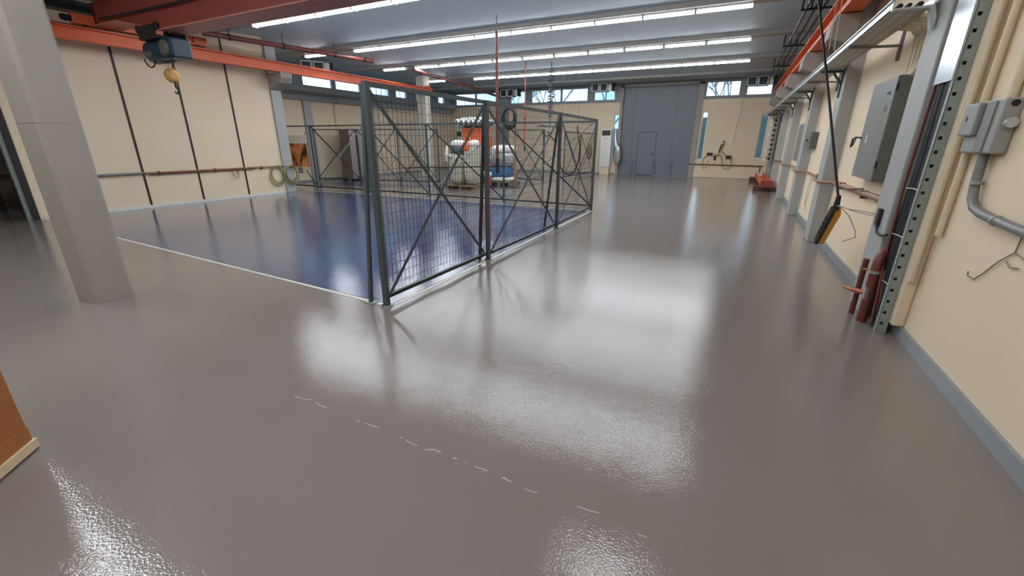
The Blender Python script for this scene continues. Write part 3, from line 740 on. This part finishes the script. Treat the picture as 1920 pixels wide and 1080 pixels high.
t = thing('wall_pipe', 'thin brown pipe along the far wall right of the door', 'pipe', (-.3,22.14,.58))
MB().tube([(-1.8,22.14,.58),(1.25,22.14,.57)],.022,8).build('pipe', 'woodd', t)
MB().tube([(1.14,22.14,.57),(1.14,22.14,.3)],.02,8).build('drop', 'woodd', t)
for x in (-1.5,-.4,.7): MB().box(x-.015,x+.015,22.13,22.2,.54,.61).build('pipe_clip', 'steelb', t)
t = thing('drop_conduit', 'thin white conduit dropping down the far wall to a ceiling rose', 'conduit', (-.06,22.17,1.4))
MB().tube([(.0,22.17,3.4),(-.05,22.17,2.4),(-.1,22.17,1.42)],.014,8).build('conduit', 'white', t)
MB().box(-.18,-.02,22.14,22.2,1.38,1.44).build('socket', 'white', t)
t = thing('hose_station', 'black air line fittings with looped olive hoses on the far wall', 'hose station', (-.6,22.1,1))
MB().box(-1.08,-.84,22.08,22.19,1.0,1.1).build('filter_unit', 'black', t)
MB().box(-.82,-.64,22.06,22.19,.98,1.08).build('regulator', 'yellow', t)
MB().lathe((-.73,22.12,.78),[(.04,0),(.05,.05),(.05,.2)],10).build('bowl', 'woodd', t)
MB().box(-.28,-.06,22.06,22.19,.86,.99).build('tool_holder', 'black', t)
MB().lathe((-.45,22.15,1.58),[(.04,-.03),(.04,.03)],10,'Y').build('wall_port', 'black', t)
MB().tube([(-1.05,22.12,1.0),(-1.2,22.12,.85),(-1.25,22.12,.55),(-1.15,22.12,.42),(-1.02,22.12,.5),(-.98,22.12,.75)],.016,6).build('hose', 'hose', t)
MB().tube([(-.64,22.12,1.02),(-.48,22.12,.98),(-.4,22.12,.7),(-.32,22.12,.45),(-.12,22.12,.38),(-.02,22.12,.55),(-.05,22.12,.86)],.018,6).build('hose', 'hose', t)
MB().tube([(-.45,22.13,1.5),(-.55,22.1,1.4),(-.58,22.1,1.1)],.026,8).build('grip', 'black', t)
MB().tube([(-.45,22.13,1.5),(-.5,22.1,1.2),(-.35,22.1,1.05),(-.25,22.1,.98)],.014,6).build('hose', 'hose', t)

# insulator rack in the far right corner
t = thing('insulator_rack', 'upright rack of white insulators in the far right corner', 'rack', (1.2,20.2,0))
MB().box(1.34,1.39,20.25,20.35,.0,2.54).build('rack_post', 'galvd', t)
MB().box(.92,1.45,20.15,20.4,2.5,2.53).build('top_shelf', 'galv', t)
for k in range(9):
    z = .86+k*.178
    q = MB().box(1.05,1.36,20.2,20.42,z,z+.015).build('arm', 'white', t)
    MB().lathe((1.16,20.3,z+.015),[(.05,0),(.1,.01),(.1,.03),(.045,.05),(.045,.09),(.09,.11),(.09,.125),(.03,.15)],16).build('insulator', 'white', q)
    MB().box(1.25,1.33,20.19,20.22,z+.03,z+.11).build('clamp', 'steelb', q)
t = thing('channel_beam', 'orange steel channel lying on timber at the far right', 'beam', (1.1,19,.2))
t['kind'] = 'thing'
MB().prism([(.98,.16),(1.3,.16),(1.3,.34),(1.27,.34),(1.27,.19),(1.01,.19),(1.01,.34),(.98,.34)], 'Y', 16.6, 21.7).build('channel', 'orange', t)
MB().box(.96,1.32,16.55,16.6,.14,.36).build('end_plate', 'maroon', t)
for y, lab in ((16.9,'near'),(21.2,'far')):
    solo(MB().box(.78,1.3,y-.12,y+.12,0,.16), 'timber_block', 'woodd', f'dark timber block under the {lab} end of the orange channel', 'block', (1.05,y,0), 'blocks under the orange channel', bevel=.008)

# ------------------------------------------------------------------ right wall equipment
t = thing('cable_tray', 'galvanised cable tray running high along the right wall', 'cable tray', (1.15,12,2.62))
MB().box(1.0,1.27,5.05,21.6,2.6,2.606).build('tray_base', 'perf', t)
MB().box(1.0,1.006,5.05,21.6,2.6,2.67).box(.985,1.006,5.05,21.6,2.66,2.67).build('tray_side', 'galv', t)
MB().box(1.264,1.27,5.05,21.6,2.6,2.67).build('tray_side', 'galv', t)
MB().prism([(1.0,2.6),(1.27,2.6),(1.3,2.5),(1.28,2.42),(1.26,2.5),(1.24,2.585),(1.0,2.59)], 'Y', 5.03, 5.09).build('end_lip', 'galv', t)
MB().tube([(1.06,5.1,2.63),(1.06,12,2.63),(1.06,21.5,2.63)],.02,6).tube([(1.12,5.1,2.63),(1.12,21.5,2.63)],.018,6).tube([(1.19,5.1,2.63),(1.19,21.5,2.63)],.022,6).build('cables', 'black', t)
for k, y in enumerate((6.65,9.95,13.2,16.4,19.5)):
    t = thing('tray_bracket', f'T shaped grey bracket holding the cable tray, {ORD[k]} from the camera', 'bracket', (XR,y,2.42), 'T brackets on the right wall')
    MB().box(XR-.03,XR,y-.02,y+.02,2.42,2.72).build('wall_plate', 'conduit', t)
    MB().bar((XR-.02,y,2.57),(1.0,y,2.585),.03,.025).build('arm', 'conduit', t)
for k, y in enumerate(PILY[1:]):
    t = thing('pilaster_bracket', f'dark braced bracket on the pilaster under the tray, {ORD[k]} from the camera', 'bracket', (1.3,y+.2,2.2), 'braced tray brackets')
    MB().bar((1.3,y+.2,2.57),(1.0,y+.2,2.57),.035,.04).build('arm', 'steel', t)
    MB().bar((1.302,y+.2,2.2),(1.302,y+.2,2.6),.03,.03).build('upright', 'steel', t)
    MB().bar((1.29,y+.2,2.4),(1.18,y+.2,2.55),.03,.03).build('diagonal', 'steel', t)

# electrical cabinet
t = thing('electrical_panel', 'large grey electrical cabinet on the right wall', 'electrical cabinet', (1.4,6.1,1.16))
MB().box(1.365,XR,5.85,6.72,1.165,2.19).build('body', 'greyd', t, bevel=.006)
d = MB().box(1.35,1.365,5.855,6.715,1.17,2.185).build('door', 'grey', t, bevel=.004)
MB().box(1.343,1.351,5.98,6.07,2.03,2.05).build('badge', 'black', d)
MB().box(1.346,1.351,6.03,6.06,1.86,1.92).box(1.346,1.351,5.98,6.01,1.86,1.92).build('stencil_mark', 'conduit', d)
MB().box(1.346,1.351,6.42,6.47,1.55,1.64).build('label_plate', 'white', d)
h = MB().tube([(1.35,6.66,1.61),(1.3,6.7,1.615),(1.28,6.74,1.6),(1.28,6.76,1.5)],.011,6).tube([(1.3,6.7,1.615),(1.28,6.68,1.52)],.008,6).build('handle', 'steelb', d)
for z in (1.3,2.05): MB().box(1.352,1.372,5.84,5.852,z,z+.07).build('hinge', 'steelb', d)
t = thing('conduit_bundle', 'bundle of cream painted conduits rising from the electrical cabinet to the tray', 'conduits', (1.45,5.9,2.19), None)
for k in range(5):
    y = 5.56+k*.1; z0 = 2.19 if y > 5.83 else .0+2.19
    x = 1.452
    MB().tube([(x,max(y,5.88)+.02*k,2.185),(x,y+.02*k,2.3),(x,y+.02*k,2.55)]+[(1.4-.03*k*0,y+.02*k,2.62),(1.285,y+.02*k,2.64)],.026,8).build('conduit', 'creamp', t)

t = thing('switch_box', 'small dark grey switch box between the far right pilasters', 'switch box', (1.42,11.1,1.44))
MB().box(1.37,XR,10.85,11.25,1.44,1.76).build('body', 'greyd', t, bevel=.008)
MB().box(1.355,1.37,10.87,11.23,1.58,1.74).build('cover', 'conduit', t)
MB().tube([(1.37,11.15,1.6),(1.32,11.15,1.6)],.016,8).build('knob', 'black', t)
MB().tube([(1.46,11.05,1.76),(1.46,11.05,2.6)],.012,6).build('feed_conduit', 'creamp', t)
solo(MB().box(1.475,XR,12.75,14.2,1.1,2.0), 'wall_board', 'grey', 'flat pale grey board on the right wall beyond the switch box', 'board', (1.48,13.5,1.1))

# brown pipe hugging the right wall
def wallpipe():
    pts = [(1.45,5.25,1.0)]
    for y in PILY[1:]:
        pts += [(1.45,y-.12,.97),(1.27,y-.04,.97),(1.27,y+.46,.97),(1.45,y+.54,.97)]
    return pts
t = thing('wall_pipe', 'brown pipe jogging around the right wall pilasters at knee height', 'pipe', (1.4,12,.97))
MB().tube(wallpipe(),.02,8).build('pipe', 'brownp', t)
MB().tube([(1.455,5.25,1.0),(1.455,8.2,.97)],.036,8).build('sleeve', 'brownp', t)
MB().tube([(1.41,7.0,.985),(1.41,6.3,1.05)],.008,6).build('stub', 'steelb', t)
for y in (6.4,7.6,9.6,12.4,15.6): MB().box(1.425,XR,y-.015,y+.015,.93,1.02).build('pipe_clip', 'woodd', t)

t = thing('wall_socket', 'white socket on a short white conduit at the foot of the right wall', 'socket', (1.47,9.75,.1))
MB().box(1.45,XR,9.7,9.8,.3,.42).build('socket_box', 'white', t, bevel=.006)
MB().tube([(1.472,9.75,.1),(1.472,9.75,.3)],.014,8).build('conduit', 'white', t)
solo(MB().tube([(1.475,10.3,.95),(1.46,10.25,.7),(1.465,10.4,.45),(1.46,10.3,.28),(1.465,10.1,.3)],.004,5).tube([(1.475,10.5,.95),(1.46,10.55,.6),(1.465,10.45,.35)],.004,5),
     'loose_wire', 'conduit', 'thin grey wires dangling from the brown pipe beyond the second pilaster', 'wire', (1.47,10.4,.3))

# pendant control
t = thing('crane_pendant', 'yellow and black crane control pendant hanging before the right wall', 'pendant control', (1.13,6.0,.4))
top = Vector((.445,7.07,4.1)); pe = Vector((1.1,5.77,.98)); end = Vector((1.15,6.55,.35))
MB().tube([top, Vector((.62,6.73,3.12)), Vector((.87,6.22,2.02)), pe],.013,8).build('cable', 'black', t)
MB().tube([pe+Vector((0,0,.03)), pe-Vector((0,0,.13))],[.022,.034],10).build('cable_gland', 'black', t)
neck = pe-Vector((0,0,.12)); d = (end-neck).normalized()
side = Vector((-.97,.06,-.2)).normalized()   # long flank of the box
front = d.cross(side).normalized()
def pbox(mb, a, b, s0, s1, f0, f1):
    A = neck+d*a; B = neck+d*b
    vs = [E+side*s+front*f for E in (A,B) for s,f in ((s0,f0),(s1,f0),(s1,f1),(s0,f1))]
    return mb.add(vs, [(3,2,1,0),(4,5,6,7),(0,1,5,4),(1,2,6,5),(2,3,7,6),(3,0,4,7)])
Lp = (end-neck).length
side = (side-d*side.dot(d)).normalized()
pbox(MB(), 0, Lp, .005, .04, -.045, .045).build('button_face', 'black', t, bevel=.008)
pbox(MB(), .04, Lp, -.06, .005, -.045, .045).build('housing', 'yel', t, bevel=.008)
for k in range(5):
    p = neck+d*(.1+k*.13)+side*.04
    MB().tube([p, p+side*.014],.014,8).build('button', 'red' if k == 0 else 'black', t)
solo(MB().tube([(1.1,5.75,.9),(1.17,5.5,.9),(1.25,5.25,.915),(1.305,5.05,.92)],.005,5).tube([(1.1,5.75,.91),(1.2,5.4,.89),(1.305,5.04,.9)],.004,5).tube([(1.12,5.72,.9),(1.2,5.62,.82),(1.27,5.55,.68),(1.3,5.6,.6),(1.25,5.85,.5)],.004,5),
     'tie_wire', 'conduit', 'twisted wire tying the crane pendant to the near pilaster', 'wire', (1.2,5.4,.9))
t = thing('cable_hook', 'dark hook with black cable on the near right pilaster', 'hook', (1.3,5.02,.9))
MB().box(1.285,1.31,4.98,5.06,.82,.98).build('plate', 'steelb', t)
MB().tube([(1.29,5.0,.84),(1.28,4.9,.78),(1.29,4.8,.77),(1.3,4.68,.8)],.01,6).build('cable', 'black', t)

# cable riser by the near pilaster
t = thing('cable_riser', 'galvanised cable riser with black cables beside the near right pilaster', 'cable riser', (1.4,4.58,0))
an = MB().box(1.335,1.348,4.4,4.408,0,3.25).box(1.372,1.405,4.4,4.408,0,3.25)
z = 0.0
while z < 3.25:
    an.box(1.348,1.372,4.4,4.408,z,min(z+.075,3.25)); z += .1
an.box(1.33,1.338,4.4,4.44,0,3.25)
an.build('perforated_angle', 'galvd', t)
MB().box(1.322,1.33,4.41,4.74,1.98,3.25).build('cover_plate', 'bright', t)
MB().box(1.47,1.48,4.43,4.79,.02,3.25).box(1.35,1.42,4.44,4.446,.02,3.25).build('back_channel', 'greyd', t)
for k, (x, y) in enumerate(((1.36,4.48),(1.37,4.55),(1.365,4.62),(1.37,4.69),(1.4,4.52),(1.4,4.6))):
    MB().tube([(x,y,.04),(x-.01*(k%2),y+.01,.6),(x+.01,y,1.4),(x,y,2.2),(x,y,3.2)],.033,8).build('cable', 'black', t)
MB().tube([(1.32,4.5,.02),(1.315,4.53,.3),(1.325,4.66,.62),(1.33,4.74,1.2),(1.345,4.77,2.0),(1.345,4.77,3.2)],.011,8).tube([(1.345,4.47,.02),(1.335,4.49,.22),(1.335,4.6,.5)],.01,6).build('red_cable', 'pipe', t)
for z in (.42,.82,1.2): MB().tube([(1.345,4.42,z),(1.325,4.5,z+.01),(1.325,4.66,z)],.0045,6).build('cable_tie', 'galv', t)

t = thing('floor_pipes', 'pair of red brown pipes rising from the floor and bending into the wall', 'pipe', (1.25,4.65,0))
MB().tube([(1.25,4.84,0),(1.25,4.84,.46),(1.25,4.83,.54)],.024,12).build('thin_pipe', 'pipe', t)
MB().tube([(1.285,4.64,0),(1.285,4.64,.5)]+[(1.285+.04*(1-math.cos(a)),4.64+.06*(1-math.cos(a)),.5+.14*math.sin(a)) for a in (.4,.8,1.2,1.57)]+[(1.38,4.74,.66)],.04,14).build('elbow_pipe', 'pipe', t)
MB().tube([(1.285,4.64,.46),(1.285,4.64,.485)],.047,14).build('clamp_ring', 'galvd', t)
MB().tube([(1.25,4.84,.44),(1.25,4.84,.46)],.03,12).tube([(1.25,4.82,.45),(1.28,4.7,.46)],.01,6).build('clamp_ring', 'brownp', t)
MB().tube([(1.26,4.7,.26),(1.19,4.74,.26),(1.12,4.78,.27)],[.024,.02,.01],8).build('branch_spout', 'copper', t)
MB().tube([(1.285,4.645,.22),(1.285,4.645,.33)],.044,12).build('tape_wrap', 'foil', t)

# isolator
t = thing('isolator_switch', 'grey wall isolator box with a round knob at the right edge', 'isolator', (1.45,3.95,1.49))
MB().box(1.405,XR,3.76,4.16,1.49,1.81).build('body', 'isol', t, bevel=.012)
MB().box(1.37,1.405,3.98,4.17,1.6,1.8).build('cover', 'isol', t, bevel=.01)
MB().box(1.395,1.405,3.84,3.95,1.5,1.8).build('hinge_strip', 'grey', t)
MB().tube([(1.45,3.76,1.67),(1.45,3.72,1.67)],.03,14).build('knob', 'galv', t)
MB().tube([(1.45,3.765,1.78),(1.45,3.757,1.78)],.02,12).build('plug_hole', 'black', t)
MB().box(1.367,1.37,4.09,4.1,1.69,1.72).build('mark', 'steelb', t)
t = thing('wall_conduit', 'thick grey conduit curving down and away below the isolator box', 'conduit', (1.45,3.9,1.1))
MB().tube([(1.45,3.92,1.5),(1.45,3.9,1.3),(1.45,3.87,1.21),(1.45,3.8,1.155),(1.45,3.7,1.135),(1.45,3.3,1.11),(1.45,2.6,1.08)],.027,12).build('conduit', 'conduit', t)
for p in ((3.885,1.31,0),(3.5,1.12,1)):
    MB().tube([(1.45,p[0],p[1]-.012),(1.45,p[0],p[1]+.012)] if not p[2] else [(1.45,p[0]-.012,p[1]),(1.45,p[0]+.012,p[1])],.033,10).build('saddle_clip', 'galvd', t)
solo(MB().box(1.405,XR,4.33,4.41,.1,4.1), 'pipe_boxing', 'cream', 'cream painted boxing between the cable riser and the wall', 'boxing', (1.45,4.37,.1), None, None, .015)
for k, (x, y, z) in enumerate(((1.43,4.31,.5),(1.462,4.2,.9))):
    solo(MB().tube([(x,y,z),(x,y,4.1)],.022,10), 'painted_conduit', 'creamp', ['slim cream conduit painted in beside the cable riser', 'slim cream conduit on the bare wall between riser and isolator'][k], 'conduit', (x,y,1), 'painted conduits by the riser')
solo(MB().tube([(1.462,3.86,1.81),(1.462,3.86,4.1)],.026,10), 'painted_conduit', 'creamp', 'cream conduit rising above the isolator box', 'conduit', (1.46,3.86,1.8), 'painted conduits by the riser')
solo(MB().tube([(1.482,3.28,1.08),(1.48,3.28,.98),(1.48,3.4,.9),(1.48,3.5,.8),(1.48,3.58,.74),(1.48,3.66,.74),(1.475,3.66,.77)],.004,5).tube([(1.48,3.28,.98),(1.48,3.1,.95)],.004,5).tube([(1.48,3.33,.92),(1.47,3.26,.9),(1.48,3.2,.91)],.004,5),
     'loose_wire', 'conduit', 'loose thin wire dangling on the right wall below the conduit', 'wire', (1.48,3.4,.9))

# overhead dark cable brackets by the right rail
for k, y in enumerate((10.5,14.0,17.4)):
    t = thing('cable_bracket', f'dark comb shaped cable bracket under the ceiling, {ORD[k]} from the camera', 'bracket', (.95,y,3.86), 'comb brackets under the ceiling')
    MB().bar((.72,y,3.87),(1.2,y,3.87),.04,.035).build('cross_bar', 'steelb', t)
    for x in (.74,.88,1.02): MB().bar((x,y,3.86),(x,y,4.12),.03,.04).build('upright', 'steelb', t)
t = thing('overhead_cables', 'dark pipes slung between the comb brackets under the ceiling', 'cables', (.9,14,3.9))
for x in (.81,.95,1.08):
    MB().tube([(x,9.2,3.92),(x,10.5,3.9),(x,12.2,3.86),(x,14.0,3.9),(x,15.7,3.86),(x,17.4,3.9),(x,20.9,3.9)],.022,6).build('cable', 'steelb', t)
for k, (x, y) in enumerate(((.85,7.2),(.92,7.3))):
    solo(MB().tube([(x,y,3.29),(x+.05,y+.1,2.67)],.005,5), 'suspended_string', 'creamp', ['thin pale cord above the cable tray, nearer the camera', 'thin pale cord above the cable tray, nearer the wall'][k], 'cord', (x,y,2.6), 'cords above the tray')

# recess conduit
t = thing('recess_conduit', 'dark conduit bending down the recess wall under the windows', 'conduit', (-14.8,12,3.2))
MB().tube([(-14.63,9.6,3.23),(-14.63,13.3,3.23),(-14.66,13.5,3.18),(-14.7,13.55,3.05),(-14.82,13.55,2.98)],.018,8).build('conduit', 'conduit', t)
MB().tube([(-14.82,13.55,2.98),(-14.96,13.55,2.9),(-14.96,13.55,.9)],.018,8).build('painted_drop', 'creamp', t)

solo(MB().box(XL+.01,-12.02,1.2,5.9,3.94,4.12), 'dark_edge_box', 'steelb', 'added dark box along the top of the left wall above the orange rail', 'dark box', (-12.2,3.5,3.94), None, None, .01)  # plain box added for the dark edge where wall meets ceiling

# cabinet in the lower left corner
A = Vector((-3.056,.525)); Bv = Vector((-2.75,.18)); u = (Bv-A).normalized(); w = Vector((-u.y,u.x))
if w.dot(Vector((0,0))-A) > 0: w = -w
t = thing('wooden_cabinet', 'brown wooden cabinet with pale plinth at the lower left edge', 'cabinet', (*A,0))
def fb(mb, a, b, c0, c1, z0, z1):
    vs = [(*(A+u*s+w*q), z) for z in (z0,z1) for s,q in ((a,c0),(b,c0),(b,c1),(a,c1))]
    return mb.add(vs, [(3,2,1,0),(4,5,6,7),(0,1,5,4),(1,2,6,5),(2,3,7,6),(3,0,4,7)])
fb(MB(), .0, .78, .02, .5, .06, .8).build('body', 'wood', t)
fb(MB(), -.01, .8, .0, .5, .012, .06).build('plinth', 'pale', t)
fb(MB(), .0, .78, .01, .48, .0, .012).build('foot_gap', 'black', t)
fb(MB(), .0, .78, .014, .02, .06, .14).build('lower_rail', 'wood', t)
fb(MB(), -.02, .8, .0, .52, .8, .83).build('top', 'wood', t)

# ------------------------------------------------------------------ outside
hm = MB(); nx_, ny_ = 40, 12
vs = []
for j in range(ny_+1):
    for i in range(nx_+1):
        x = -50+90*i/nx_; y = 34+34*j/ny_
        h = -.3+4.6*math.sin(min(1,(j/ny_)*1.6)*PI/2)*(.85+.2*math.sin(x*.16+1)+.12*math.sin(x*.7+j))
        vs.append((x,y,h+random.uniform(-.4,.4)))
fs = [(j*(nx_+1)+i, j*(nx_+1)+i+1, (j+1)*(nx_+1)+i+1, (j+1)*(nx_+1)+i) for j in range(ny_) for i in range(nx_)]
struct(MB().add(vs, fs, True), 'hill', 'hill', 'hazy wooded hillside seen through the far windows', 'hill')
struct(MB().box(-60,40,22.6,70,-.5,-.2).box(-60,-16.5,-20,22.6,-.5,-.2), 'ground_outside', 'leaf', 'ground outside the building', 'ground')
def tree(x, y, h, seed, lab):
    rnd = random.Random(seed)
    t = thing('tree', lab, 'tree', (x,y,-.2), 'trees beyond the far windows')
    br = MB()
    def grow(p, d, L, r, n):
        q = p+d*L; br.tube([p, q],[r, r*.65],6)
        if n == 0: return
        for k in range(3):
            e = (d+Vector((rnd.uniform(-.7,.7),rnd.uniform(-.7,.7),rnd.uniform(-.1,.5)))).normalized()
            grow(q, e, L*.72, r*.6, n-1)
    grow(Vector((x,y,-.2)), Vector((0,0,1)), h*.38, .12, 4)
    br.build('trunk', 'hazy_bark', t)
for i, (x, y, h) in enumerate(((-18.5,36,6.5),(-12.6,31,6.5),(-7.3,28,6.2),(-.9,31,6))):
    tree(x, y, h, i, ['bare tree outside the far left clerestory window', 'bare tree outside the middle far window', 'bare tree outside the window left of the tall door', 'bare tree outside the window right of the tall door'][i])

# ------------------------------------------------------------------ world, camera, view
wd = bpy.data.worlds.new('sky'); SC.world = wd; wd.use_nodes = True
nt = wd.node_tree; bg = nt.nodes['Background']
tc = nt.nodes.new('ShaderNodeTexCoord'); nz = nt.nodes.new('ShaderNodeTexNoise'); nz.inputs['Scale'].default_value = 5; nz.inputs['Detail'].default_value = 6
rp_ = nt.nodes.new('ShaderNodeValToRGB'); e = rp_.color_ramp.elements
e[0].position = .4; e[0].color = lin((150,196,238)); e[1].position = .62; e[1].color = lin((226,240,252))
nt.links.new(tc.outputs['Generated'], nz.inputs['Vector']); nt.links.new(nz.outputs['Fac'], rp_.inputs[0]); nt.links.new(rp_.outputs[0], bg.inputs[0])
bg.inputs[1].default_value = 1.9

cam = bpy.data.cameras.new('camera'); co = bpy.data.objects.new('camera', cam); COL.objects.link(co)
cam.sensor_width = 36; cam.lens = 790.93*36/1920; cam.clip_start = .05; cam.clip_end = 300
pi_, ya, ro = .33466, .46190, -.00513
wv = Vector((-math.sin(ya)*math.cos(pi_), math.cos(ya)*math.cos(pi_), -math.sin(pi_)))
r = Vector((math.cos(ya), math.sin(ya), 0)); dn = wv.cross(r)
r2 = r*math.cos(ro)+dn*math.sin(ro); d2 = -r*math.sin(ro)+dn*math.cos(ro)
mw = Matrix((( r2.x, -d2.x, -wv.x, 0),( r2.y, -d2.y, -wv.y, 0),( r2.z, -d2.z, -wv.z, 1.55),(0,0,0,1)))
co.matrix_world = mw
SC.camera = co
vs_ = SC.view_settings
vs_.view_transform = 'Standard'; vs_.look = 'None'; vs_.gamma = 1; vs_.use_curve_mapping = False; vs_.exposure = .15
